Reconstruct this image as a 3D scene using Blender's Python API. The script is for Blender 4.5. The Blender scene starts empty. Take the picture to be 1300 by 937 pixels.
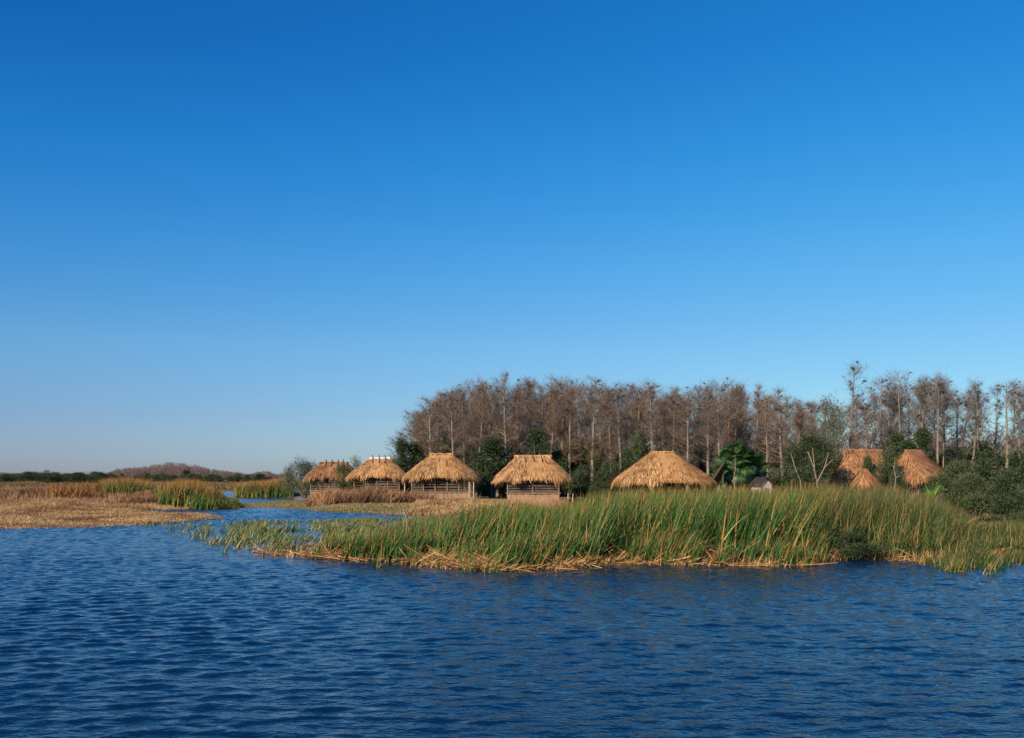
import bpy, math, random
import numpy as np
from mathutils import Vector, Matrix

R = math.radians
rng = np.random.default_rng(7)
random.seed(7)
sc = bpy.context.scene
C = sc.collection

# ------------------------------------------------------------------ camera
CAM_H = 2.6
cam_d = bpy.data.cameras.new('camera')
cam = bpy.data.objects.new('camera', cam_d)
C.objects.link(cam)
cam.location = (0, 0, CAM_H)
cam.rotation_euler = (R(90), 0, 0)
cam_d.sensor_width = 36
cam_d.lens = 34.6
cam_d.shift_y = 138 / 1300
cam_d.clip_start = 0.1
cam_d.clip_end = 20000
sc.camera = cam

# ------------------------------------------------------------------ light
SUN_EL = R(25)
SUN_AZ = math.atan2(-0.60, -0.80)          # behind the camera and to its left
world = bpy.data.worlds.new('World')
sc.world = world
world.use_nodes = True
nt = world.node_tree
for n in list(nt.nodes): nt.nodes.remove(n)
out = nt.nodes.new('ShaderNodeOutputWorld')
bg = nt.nodes.new('ShaderNodeBackground'); bg.inputs['Strength'].default_value = 0.125
sky = nt.nodes.new('ShaderNodeTexSky'); sky.sky_type = 'NISHITA'; sky.sun_disc = False
sky.sun_elevation = SUN_EL; sky.sun_rotation = SUN_AZ % (2 * math.pi)
sky.air_density = 1.0; sky.dust_density = 0.3; sky.ozone_density = 4.0
sky.altitude = 0
gam = nt.nodes.new('ShaderNodeGamma'); gam.inputs['Gamma'].default_value = 1.0
hsv = nt.nodes.new('ShaderNodeHueSaturation'); hsv.inputs['Saturation'].default_value = 1.25
nt.links.new(sky.outputs[0], gam.inputs[0])
nt.links.new(gam.outputs[0], hsv.inputs['Color'])
# clear-winter-sky colour: deeper blue above, mauve haze low on the left
_tc = nt.nodes.new('ShaderNodeTexCoord'); _sx = nt.nodes.new('ShaderNodeSeparateXYZ'); nt.links.new(_tc.outputs['Generated'], _sx.inputs[0])
def _ramp(st):
    r = nt.nodes.new('ShaderNodeValToRGB'); e = r.color_ramp.elements; e[0].position = 0
    e[0].color = (*[c * .8 for c in st[0][1]], 1); e[1].position = st[1][0]; e[1].color = (*[c * .8 for c in st[1][1]], 1)
    for p, c in st[2:]:
        x = e.new(p); x.color = (*[k * .8 for k in c], 1)
    nt.links.new(_sx.outputs['Z'], r.inputs[0]); return r
_rl = _ramp([(0.004, (.49, .555, .96)), (.061, (.53, .60, .88)), (.131, (.66, .82, .96)), (.213, (.48, .87, 1.07)), (.309, (.26, .86, 1.14)), (.397, (.183, .73, 1.07))])
_rr = _ramp([(0.004, (.50, .70, .99)), (.061, (.61, .725, .82)), (.131, (.72, .81, .85)), (.213, (.67, .93, .95)), (.309, (.41, .96, 1.05)), (.397, (.27, .92, 1.12))])
_mr = nt.nodes.new('ShaderNodeMapRange'); _mr.inputs['From Min'].default_value = -.46; _mr.inputs['From Max'].default_value = .46
nt.links.new(_sx.outputs['X'], _mr.inputs['Value']); _mr.interpolation_type = 'LINEAR'; _mr.inputs['From Max'].default_value = .30
_mx = nt.nodes.new('ShaderNodeMix'); _mx.data_type = 'RGBA'; nt.links.new(_mr.outputs[0], _mx.inputs['Factor'])
nt.links.new(_rl.outputs[0], _mx.inputs['A']); nt.links.new(_rr.outputs[0], _mx.inputs['B'])
_mu = nt.nodes.new('ShaderNodeMix'); _mu.data_type = 'RGBA'; _mu.blend_type = 'MULTIPLY'; _mu.inputs['Factor'].default_value = 1
nt.links.new(hsv.outputs[0], _mu.inputs['A']); nt.links.new(_mx.outputs['Result'], _mu.inputs['B'])
nt.links.new(_mu.outputs['Result'], bg.inputs['Color'])
nt.links.new(bg.outputs[0], out.inputs['Surface'])

sun_d = bpy.data.lights.new('sun', 'SUN')
sun_d.energy = 4.4; sun_d.angle = R(0.5); sun_d.color = (1.0, 0.84, 0.63)
sun = bpy.data.objects.new('sun', sun_d); C.objects.link(sun)
sun.rotation_euler = (SUN_EL - math.pi / 2, 0, -SUN_AZ)
sc.view_settings.view_transform = 'Standard'
sc.view_settings.look = 'None'
sc.view_settings.exposure = 0.35
sc.view_settings.gamma = 1.0
sc.render.engine = 'CYCLES'

# ------------------------------------------------------------------ helpers
def tag(o, label=None, cat=None, group=None, kind=None):
    if label: o['label'] = label
    if cat: o['category'] = cat
    if group: o['group'] = group
    if kind: o['kind'] = kind
    return o

def empty(name, loc, rz=0.0, scale=None):
    o = bpy.data.objects.new(name, None); C.objects.link(o)
    o.location = loc; o.rotation_euler = (0, 0, rz)
    if scale: o.scale = scale
    o.empty_display_size = 0.3
    return o

def link(name, me, parent=None):
    o = bpy.data.objects.new(name, me); C.objects.link(o)
    if parent: o.parent = parent
    return o

class MB:
    """collects vertices and faces (of 3 or 4 corners) with a uv and a material index"""
    def __init__(s): s.v = []; s.f4 = []; s.f3 = []; s.uv4 = []; s.uv3 = []; s.m4 = []; s.m3 = []; s.n = 0
    def add(s, v, f, uv=None, mi=0):
        v = np.asarray(v, float).reshape(-1, 3); f = np.asarray(f, int)
        if uv is None: uv = np.zeros((len(v), 2))
        uv = np.asarray(uv, float)
        if f.shape[1] == 4:
            s.f4.append(f + s.n); s.uv4.append(uv[f].reshape(-1, 2)); s.m4.append(np.full(len(f), mi))
        else:
            s.f3.append(f + s.n); s.uv3.append(uv[f].reshape(-1, 2)); s.m3.append(np.full(len(f), mi))
        s.v.append(v); s.n += len(v)
    def box(s, c, size, rz=0, mi=0, M=None):
        a = np.array([[x, y, z] for z in (-.5, .5) for y in (-.5, .5) for x in (-.5, .5)]) * np.array(size)
        if M is not None: a = a @ np.array(M)[:3, :3].T
        if rz:
            ca, sa = math.cos(rz), math.sin(rz)
            a = a @ np.array([[ca, sa, 0], [-sa, ca, 0], [0, 0, 1]])
        s.add(a + np.array(c), [[0, 2, 3, 1], [4, 5, 7, 6], [0, 1, 5, 4], [2, 6, 7, 3], [0, 4, 6, 2], [1, 3, 7, 5]], mi=mi)
    def tube(s, pts, rad, n=6, mi=0, cap=True):
        pts = np.asarray(pts, float); k = len(pts); rad = np.broadcast_to(np.asarray(rad, float), (k,))
        d = np.gradient(pts, axis=0); d /= np.linalg.norm(d, axis=1)[:, None] + 1e-9
        ref = np.tile([0.31, 0.95, 0.05], (k, 1)) if abs(d[0, 2]) > .6 else np.tile([0.05, 0.1, 1.0], (k, 1))
        u = np.cross(d, ref); u /= np.linalg.norm(u, axis=1)[:, None]
        w = np.cross(d, u)
        th = np.arange(n) * 2 * math.pi / n
        V = pts[:, None, :] + rad[:, None, None] * (np.cos(th)[None, :, None] * u[:, None, :] + np.sin(th)[None, :, None] * w[:, None, :])
        idx = np.arange(k * n).reshape(k, n)
        a = idx[:-1]; b = idx[1:]
        F = np.stack([a, np.roll(a, -1, 1), np.roll(b, -1, 1), b], -1).reshape(-1, 4)
        s.add(V.reshape(-1, 3), F, mi=mi)
        if cap:
            c = np.vstack([V[-1], pts[-1:] + d[-1] * rad[-1] * .2])
            s.add(c, [[i, (i + 1) % n, n] for i in range(n)], mi=mi)
            c = np.vstack([V[0], pts[:1]])
            s.add(c, [[(i + 1) % n, i, n] for i in range(n)], mi=mi)
    def mesh(s, name, mats, smooth=False):
        me = bpy.data.meshes.new(name)
        V = np.vstack(s.v)
        f4 = np.vstack(s.f4) if s.f4 else np.zeros((0, 4), int)
        f3 = np.vstack(s.f3) if s.f3 else np.zeros((0, 3), int)
        me.vertices.add(len(V)); me.vertices.foreach_set('co', V.ravel().astype(np.float32))
        nl = f4.size + f3.size
        me.loops.add(nl)
        me.loops.foreach_set('vertex_index', np.concatenate([f4.ravel(), f3.ravel()]).astype(np.int32))
        npoly = len(f4) + len(f3)
        me.polygons.add(npoly)
        st = np.concatenate([np.arange(len(f4)) * 4, f4.size + np.arange(len(f3)) * 3]).astype(np.int32)
        me.polygons.foreach_set('loop_start', st)
        me.polygons.foreach_set('material_index', np.concatenate(s.m4 + s.m3).astype(np.int32))
        me.update(calc_edges=True)
        uvl = me.uv_layers.new(name='UVMap')
        uv = np.concatenate([x for x in s.uv4] + [x for x in s.uv3]).astype(np.float32)
        uvl.data.foreach_set('uv', uv.ravel())
        me.polygons.foreach_set('use_smooth', np.full(npoly, smooth))
        for m in (mats if isinstance(mats, (list, tuple)) else [mats]): me.materials.append(m)
        me.validate()
        return me
    def build(s, name, mats, parent=None, smooth=False):
        return link(name, s.mesh(name, mats, smooth), parent)

def copy_tree(o, loc, rz=0.0, scale=None, label=None, group=None):
    r = o.copy(); C.objects.link(r); r.location = loc; r.rotation_euler = (0, 0, rz)
    if scale: r.scale = scale
    if label: r['label'] = label
    if group: r['group'] = group
    for ch in list(o.children):
        c = ch.copy(); C.objects.link(c); c.parent = r
        for g in ch.children:
            d = g.copy(); C.objects.link(d); d.parent = c
    return r

def blades(mb, P, L, W, lean, curl, face=None, segs=4, mi=0, taper=1.6):
    """leaf blades: P (n,3) base, L length, W width, lean (n,2) sideways slope, curl extra bend at the tip"""
    n = len(P)
    L = np.broadcast_to(L, (n,)); W = np.broadcast_to(W, (n,)); curl = np.broadcast_to(curl, (n,))
    if face is None: face = rng.uniform(0, math.pi, n)
    t = np.linspace(0, 1, segs + 1)
    sl = np.linalg.norm(lean, axis=1)
    hor = lean / (sl[:, None] + 1e-6)
    # angle from the vertical grows along the blade
    a0 = np.arctan(sl) * .7; a1 = np.arctan(sl) * 1.3 + curl
    pos = np.zeros((n, segs + 1, 3)); pos[:, 0] = P
    for k in range(segs):
        a = a0 + (a1 - a0) * (k + .5) / segs
        st = (L / segs)[:, None]
        pos[:, k + 1, :2] = pos[:, k, :2] + hor * (np.sin(a)[:, None]) * st
        pos[:, k + 1, 2] = pos[:, k, 2] + np.cos(a) * st[:, 0]
    wd = np.stack([np.cos(face), np.sin(face), np.zeros(n)], -1)
    ww = (W[:, None] * .5) * (1 - t[None, :] ** taper * .92)
    A = pos - wd[:, None, :] * ww[:, :, None]
    B = pos + wd[:, None, :] * ww[:, :, None]
    V = np.stack([A, B], 2).reshape(-1, 3)
    base = (np.arange(n) * (segs + 1) * 2)[:, None]
    k = np.arange(segs)[None, :] * 2
    F = np.stack([base + k, base + k + 1, base + k + 3, base + k + 2], -1).reshape(-1, 4)
    uv = np.stack([np.tile([0, 1], n * (segs + 1)), np.repeat(np.tile(t, n), 2)], -1)
    mb.add(V, F, uv, mi)

def ribbons(mb, A, D, W, mi=0):
    """thin tapering twigs from A along D"""
    n = len(A)
    r = rng.normal(size=(n, 3)); u = np.cross(D, r); u /= np.linalg.norm(u, axis=1)[:, None] + 1e-9
    W = np.broadcast_to(W, (n,))[:, None] * .5
    V = np.stack([A - u * W, A + u * W, A + D], 1).reshape(-1, 3)
    F = np.arange(n * 3).reshape(n, 3)
    mb.add(V, F, np.tile([[0, 0], [1, 0], [.5, 1]], (n, 1)), mi)

# ------------------------------------------------------------------ materials
def mat(name, rough=.85, spec=.2):
    m = bpy.data.materials.new(name); m.use_nodes = True
    b = m.node_tree.nodes['Principled BSDF']
    b.inputs['Roughness'].default_value = rough
    b.inputs['Specular IOR Level'].default_value = spec
    return m, m.node_tree, b

def ramp(nt, stops, interp='LINEAR'):
    r = nt.nodes.new('ShaderNodeValToRGB'); r.color_ramp.interpolation = interp
    e = r.color_ramp.elements
    while len(e) > 1: e.remove(e[-1])
    e[0].position = stops[0][0]; e[0].color = (*stops[0][1], 1)
    for p, c in stops[1:]:
        x = e.new(p); x.color = (*c, 1)
    return r

def noise(nt, scale, detail=4, rough=.6, vec=None, stretch=None):
    n = nt.nodes.new('ShaderNodeTexNoise'); n.inputs['Scale'].default_value = scale
    n.inputs['Detail'].default_value = detail; n.inputs['Roughness'].default_value = rough
    tc = nt.nodes.new('ShaderNodeTexCoord')
    src = tc.outputs['Object']
    if stretch:
        mp = nt.nodes.new('ShaderNodeMapping'); mp.inputs['Scale'].default_value = stretch
        nt.links.new(src, mp.inputs['Vector']); src = mp.outputs[0]
    nt.links.new(src, n.inputs['Vector'])
    return n

def leaf_mat(name, stops, tip=None, tip_from=.55, patch=None, rough=.6, spec=.25, trans=.0):
    """colour by a random number per leaf; dry tips along the leaf; patches over the ground"""
    m, nt, b = mat(name, rough, spec)
    g = nt.nodes.new('ShaderNodeNewGeometry')
    r = ramp(nt, stops)
    src = g.outputs['Random Per Island']
    if patch:
        sc_, amt = patch
        nz = nt.nodes.new('ShaderNodeTexNoise'); nz.inputs['Scale'].default_value = sc_; nz.inputs['Detail'].default_value = 3
        nt.links.new(g.outputs['Position'], nz.inputs['Vector'])
        ma = nt.nodes.new('ShaderNodeMath'); ma.operation = 'MULTIPLY_ADD'
        ma.inputs[1].default_value = amt; ma.inputs[2].default_value = -amt * .5
        nt.links.new(nz.outputs['Fac'], ma.inputs[0])
        ad = nt.nodes.new('ShaderNodeMath'); ad.operation = 'ADD'; ad.use_clamp = True
        nt.links.new(src, ad.inputs[0]); nt.links.new(ma.outputs[0], ad.inputs[1]); src = ad.outputs[0]
    nt.links.new(src, r.inputs['Fac'])
    col = r.outputs['Color']
    if tip:
        uv = nt.nodes.new('ShaderNodeUVMap'); sx = nt.nodes.new('ShaderNodeSeparateXYZ')
        nt.links.new(uv.outputs[0], sx.inputs[0])
        mr = nt.nodes.new('ShaderNodeMapRange'); mr.inputs['From Min'].default_value = tip_from; mr.inputs['From Max'].default_value = 1.0
        nt.links.new(sx.outputs['Y'], mr.inputs['Value'])
        mx = nt.nodes.new('ShaderNodeMix'); mx.data_type = 'RGBA'
        nt.links.new(mr.outputs[0], mx.inputs['Factor']); nt.links.new(col, mx.inputs['A'])
        mx.inputs['B'].default_value = (*tip, 1); col = mx.outputs['Result']
    nt.links.new(col, b.inputs['Base Color'])
    if trans:
        tr = nt.nodes.new('ShaderNodeBsdfTranslucent'); nt.links.new(col, tr.inputs['Color'])
        ms = nt.nodes.new('ShaderNodeMixShader'); ms.inputs[0].default_value = trans
        nt.links.new(b.outputs[0], ms.inputs[1]); nt.links.new(tr.outputs[0], ms.inputs[2])
        nt.links.new(ms.outputs[0], nt.nodes['Material Output'].inputs['Surface'])
    return m

def noisy(name, a, b_, scale=3, rough=.85, stretch=None, bump=0.0, detail=5):
    m, nt, b = mat(name, rough)
    n = noise(nt, scale, detail, .65, stretch=stretch)
    r = ramp(nt, [(.32, a), (.68, b_)])
    nt.links.new(n.outputs['Fac'], r.inputs['Fac']); nt.links.new(r.outputs[0], b.inputs['Base Color'])
    if bump:
        bp = nt.nodes.new('ShaderNodeBump'); bp.inputs['Strength'].default_value = bump; bp.inputs['Distance'].default_value = .05
        nt.links.new(n.outputs['Fac'], bp.inputs['Height']); nt.links.new(bp.outputs[0], b.inputs['Normal'])
    return m

M = {}
M['reed'] = leaf_mat('reed_leaf', [(0, (.014, .062, .014)), (.40, (.038, .125, .024)), (.76, (.10, .20, .036)),
                                   (.80, (.26, .20, .055)), (.90, (.52, .28, .08)), (1, (.42, .19, .05))],
                     tip=(.34, .18, .05), tip_from=.90, patch=(.5, .5), trans=.15)
M['reed_far'] = leaf_mat('reed_far_leaf', [(0, (.028, .085, .016)), (.6, (.07, .16, .030)), (.8, (.24, .19, .055)), (1, (.42, .24, .08))],
                         tip=(.34, .16, .045), tip_from=.60, patch=(.15, .3))
M['reed_olive'] = leaf_mat('reed_olive_leaf', [(0, (.012, .046, .011)), (.5, (.042, .098, .022)), (.74, (.11, .145, .036)), (.86, (.36, .21, .07)), (1, (.36, .21, .08))],
                           tip=(.26, .16, .06), tip_from=.92, patch=(.6, .7), trans=.1)
M['straw'] = leaf_mat('straw', [(0, (.07, .035, .015)), (.4, (.26, .13, .045)), (.75, (.46, .26, .09)), (1, (.62, .41, .18))], patch=(.9, .8))
M['marsh'] = leaf_mat('marsh_leaf', [(0, (.03, .09, .02)), (.45, (.08, .15, .036)), (.7, (.24, .24, .08)), (1, (.50, .34, .14))], patch=(.4, .4))
M['drygrass'] = leaf_mat('dry_grass', [(0, (.12, .055, .028)), (.3, (.30, .155, .07)), (.65, (.46, .28, .125)), (1, (.62, .43, .22))], patch=(.30, 2.4))
M['browngrass'] = leaf_mat('brown_grass', [(0, (.075, .04, .022)), (.5, (.21, .10, .05)), (1, (.48, .28, .13))], patch=(.22, 2.6))
M['rust'] = leaf_mat('rusty_brush', [(0, (.09, .045, .02)), (.5, (.28, .13, .04)), (1, (.42, .22, .07))], patch=(.3, .8))
M['meadow'] = leaf_mat('meadow_grass', [(0, (.08, .11, .03)), (.5, (.20, .18, .06)), (1, (.42, .28, .13))], patch=(.2, .8))
M['fargrass'] = leaf_mat('far_scrub', [(0, (.05, .075, .02)), (.35, (.13, .085, .045)), (.7, (.24, .13, .06)), (1, (.34, .20, .09))], patch=(.05, 1.1))
M['bark'] = noisy('cypress_bark', (.13, .10, .078), (.34, .28, .21), 1.5, .9, stretch=(6, 6, .6))
M['bark_dark'] = noisy('dark_bark', (.08, .065, .05), (.18, .15, .12), 3, .9)
M['bark_pale'] = noisy('pale_bark', (.17, .13, .085), (.33, .26, .17), 3, .9)
M['twig'] = leaf_mat('bare_twigs', [(0, (.09, .058, .042)), (.5, (.19, .125, .088)), (1, (.31, .215, .15))])
M['twig_grey'] = leaf_mat('grey_twigs', [(0, (.08, .065, .06)), (.5, (.15, .13, .12)), (1, (.24, .20, .18))])
M['epi'] = leaf_mat('air_plants', [(0, (.025, .035, .022)), (1, (.06, .07, .04))])
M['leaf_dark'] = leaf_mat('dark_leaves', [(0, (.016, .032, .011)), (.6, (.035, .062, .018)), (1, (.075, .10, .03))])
M['leaf_mid'] = leaf_mat('mid_leaves', [(0, (.028, .052, .016)), (.6, (.06, .09, .026)), (1, (.13, .14, .045))])
M['leaf_grey'] = leaf_mat('greygreen_leaves', [(0, (.05, .075, .045)), (.6, (.095, .12, .07)), (1, (.17, .18, .10))])
M['palm'] = leaf_mat('palm_leaf', [(0, (.022, .06, .018)), (.6, (.05, .12, .03)), (1, (.12, .20, .05))], spec=.5, rough=.45)
M['thatch'] = leaf_mat('palm_thatch', [(0, (.14, .07, .028)), (.3, (.33, .165, .065)), (.6, (.54, .285, .11)), (1, (.78, .47, .20))], patch=(1.3, .9))
M['thatch_red'] = leaf_mat('reddish_thatch', [(0, (.11, .05, .022)), (.5, (.31, .145, .06)), (1, (.56, .30, .13))], patch=(1.3, .9))
M['thatch_old_shaded'] = leaf_mat('old_thatch_shaded', [(0, (.018, .014, .010)), (1, (.06, .045, .03))])  # weathered thatch with the shade of the lean-to's underside in its colour
M['wood'] = noisy('weathered_wood', (.16, .11, .075), (.38, .27, .18), 2.0, .85, stretch=(8, 8, 1), bump=.3)
M['pole'] = noisy('peeled_pole', (.38, .28, .18), (.60, .46, .30), 3.0, .8, stretch=(5, 5, .8))
M['skirt'] = noisy('plank_boards', (.24, .13, .075), (.50, .31, .19), 1.4, .85, stretch=(7, 7, .7), bump=.3)
M['slat'] = noisy('grey_slats', (.04, .028, .022), (.20, .15, .12), 1.6, .8, stretch=(.5, 6, 14))
M['dark'] = noisy('dark_boards_and_shade', (.02, .016, .014), (.05, .04, .035), 2)  # shed roof boards, and the painted shade inside the huts
M['pipe'] = noisy('grey_ridge_wood', (.07, .06, .075), (.18, .15, .17), 3)
M['white'] = noisy('white_sheet', (.68, .68, .70), (.84, .84, .84), 4, .5)

# ------------------------------------------------------------------ land plan (metres; water level is z = 0)
LAND = np.array([(-400, 40), (-80, 44), (-40, 47.5), (-25.6, 49), (-22, 50.8), (-20, 53.3), (-19, 58), (-17.8, 62.5),
    (-20.5, 66), (-27.2, 73.0), (-29.5, 76), (-25.5, 79.5), (-22.5, 82), (-20.9, 84.5), (-17.5, 79.5), (-14.8, 74), (-9.9, 69), (-5.8, 65.5),
    (-2.5, 58), (-2.5, 44), (-5, 37), (-8.7, 34.2), (-8.4, 33.2), (-5.2, 31.2), (-3.6, 30.7), (-2.1, 29), (-.65, 27.6), (1.1, 28.1), (3.6, 29.8),
    (8.1, 29), (10, 31.2), (11.2, 32), (12.8, 30.2), (14, 30), (15.5, 31.5), (18, 31), (25, 30), (60, 32), (400, 60),
    (9000, 60), (9000, 9000), (-9000, 9000), (-9000, 40)], float)
LAKES = [np.array([(-27, 99), (-31, 101), (-34.5, 112), (-42, 138), (-56, 180), (-50, 190), (-43, 162), (-37, 134), (-36, 130), (-29.6, 127), (-24.8, 119), (-25.5, 111)], float),
         np.array([(-47, 121), (-39, 113), (-38, 118), (-44, 126)], float)]

def sdist(x, y, poly):
    d = np.full(x.shape, 1e9); ins = np.zeros(x.shape, bool)
    n = len(poly)
    for i in range(n):
        ax, ay = poly[i]; bx, by = poly[(i + 1) % n]
        ex, ey = bx - ax, by - ay
        t = np.clip(((x - ax) * ex + (y - ay) * ey) / (ex * ex + ey * ey), 0, 1)
        d = np.minimum(d, np.hypot(x - ax - t * ex, y - ay - t * ey))
        c = ((ay > y) != (by > y))
        with np.errstate(divide='ignore', invalid='ignore'):
            xx = ax + (y - ay) * ex / (ey if ey != 0 else 1e-9)
        ins ^= c & (x < xx)
    return np.where(ins, d, -d)

_ph = rng.uniform(0, 6.28, (12, 2)); _k = rng.normal(size=(12, 2))
def wob(x, y, s):
    r = 0
    for i in range(12):
        kx, ky = _k[i] / (np.hypot(*_k[i])) * (1 + i * .35) / s
        r = r + np.sin(x * kx + y * ky + _ph[i, 0]) / (1 + i * .35)
    return r / 3

def land(x, y):
    x = np.asarray(x, float); y = np.asarray(y, float)
    s = sdist(x, y, LAND)
    for l in LAKES: s = np.minimum(s, -sdist(x, y, l))
    return s + wob(x, y, 1.6) * .45

def ground_z(x, y, s=None):
    x = np.asarray(x, float); y = np.asarray(y, float)
    if s is None: s = land(x, y)
    marsh = (1 / (1 + np.exp((y - 64) / 1.5))) * (1 / (1 + np.exp(-(x + 8) / .8)))
    strip = (1 / (1 + np.exp((x + 17) / .8))) * (1 / (1 + np.exp((y - 104) / 1.2))) * np.maximum(1 / (1 + np.exp((79 - y) / 1.0)), 1 / (1 + np.exp((-32 - x) / 2.0)))
    top = (.36 * (1 - marsh) + .07 * marsh) * (1 - strip) + .07 * strip
    t = np.clip(s / 6, 0, 1)
    up = .02 + (top) * (t * t * (3 - 2 * t)) + wob(x, y, .9) * .02 * np.clip(s, 0, 1)
    return np.where(s > 0, up, np.maximum(s * .25, -.9))

def axis(a, b, step, far, g=1.25):
    c = list(np.arange(a, b + step * .5, step)); s = step
    lo = []; v = a
    while v > -far: s *= g; v -= s; lo.append(v)
    s = step; hi = []; v = b
    while v < far: s *= g; v += s; hi.append(v)
    return np.array(lo[::-1] + c + hi)

def grid(name, xs, ys, zf, m, smooth=True):
    X, Y = np.meshgrid(xs, ys)
    Z = zf(X, Y)
    idx = np.arange(X.size).reshape(X.shape)
    F = np.stack([idx[:-1, :-1], idx[:-1, 1:], idx[1:, 1:], idx[1:, :-1]], -1).reshape(-1, 4)
    mb = MB(); mb.add(np.stack([X, Y, Z], -1).reshape(-1, 3), F)
    return mb.build(name, m, None, smooth)

# ground
m, nt_, b = mat('ground_soil', .95, .1)
n1 = noise(nt_, .12, 6, .6); n2 = noise(nt_, 1.6, 6, .7)
r1 = ramp(nt_, [(.35, (.15, .13, .05)), (.5, (.30, .19, .09)), (.68, (.44, .30, .16))])
r2 = ramp(nt_, [(.3, (.55, .55, .55)), (.7, (1.1, 1.05, 1.0))])
mx = nt_.nodes.new('ShaderNodeMix'); mx.data_type = 'RGBA'; mx.blend_type = 'MULTIPLY'; mx.inputs['Factor'].default_value = 1
nt_.links.new(n1.outputs[0], r1.inputs[0]); nt_.links.new(n2.outputs[0], r2.inputs[0])
nt_.links.new(r1.outputs[0], mx.inputs['A']); nt_.links.new(r2.outputs[0], mx.inputs['B'])
nt_.links.new(mx.outputs['Result'], b.inputs['Base Color'])
g = grid('ground', axis(-95, 60, .6, 6000), axis(20, 200, .6, 6000), lambda x, y: ground_z(x, y), m)
tag(g, kind='structure')

# water
m, nt_, b = mat('lake_water', .06, .43)
b.inputs['Base Color'].default_value = (.002, .017, .050, 1)
b.inputs['IOR'].default_value = 1.33
na = noise(nt_, 3.2, 3, .55, stretch=(.75, 1.25, 1)); nb = noise(nt_, 9.0, 3, .6, stretch=(.8, 1.2, 1))
bp = nt_.nodes.new('ShaderNodeBump'); bp.inputs['Strength'].default_value = .9; bp.inputs['Distance'].default_value = .05
bp2 = nt_.nodes.new('ShaderNodeBump'); bp2.inputs['Strength'].default_value = .7; bp2.inputs['Distance'].default_value = .018
nt_.links.new(na.outputs['Fac'], bp.inputs['Height']); nt_.links.new(nb.outputs['Fac'], bp2.inputs['Height'])
nt_.links.new(bp2.outputs[0], bp.inputs['Normal']); nt_.links.new(bp.outputs[0], b.inputs['Normal'])
WV = []
for i in range(60):
    lam = 10 ** rng.uniform(math.log10(.11), math.log10(.65))
    th = R(-62) + rng.normal() * .55          # wind blows from the left and towards the camera
    WV.append((2 * math.pi / lam * math.cos(th), 2 * math.pi / lam * math.sin(th), rng.uniform(0, 6.28), .0050 * lam ** .85))
def waves(x, y):
    z = np.zeros(x.shape)
    for kx, ky, p, a in WV:
        q = np.sin(kx * x + ky * y + p + .5 * np.sin(.3 * x + .21 * y + p))
        z += a * (q + .25 * q * q)
    amp = np.clip((np.minimum.reduce([x + 60, 45 - x, y - 5.5, 190 - y])) / 2, 0, 1)
    calm = np.clip(.75 + .35 * wob(x, y, 7), .45, 1.1)
    return z * amp * calm * (1 + 1.3 * np.clip((y - 45) / 18, 0, 1))
_y = 5.5 * np.exp(np.arange(0, math.log(190 / 5.5), .0038))
_y = np.concatenate([-np.geomspace(6000, 1, 12), [3, 4.5], _y, np.geomspace(230, 6000, 10)])
w = grid('water', axis(-60, 45, .11, 6000, 1.6), _y, waves, m)
tag(w, kind='structure')

# ------------------------------------------------------------------ huts
def roof_fn(a, bb, r, c, zr, ze, sag=1.0, skew=0.0):
    """hipped roof: half width a, half depth bb, ridge half length r, ridge half depth c"""
    def f(phi, t):
        e = .52
        cx = np.sign(np.cos(phi)) * np.abs(np.cos(phi)) ** e; sy = np.sign(np.sin(phi)) * np.abs(np.sin(phi)) ** e
        k = t ** 1.05
        x = cx * (r + (a - r) * k) + skew * (1 - t); y = sy * (c + (bb - c) * k)
        z = zr - (zr - ze) * (.95 * t + .05 * t ** 12)
        return np.stack([x, y, z], -1)
    return f

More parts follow.
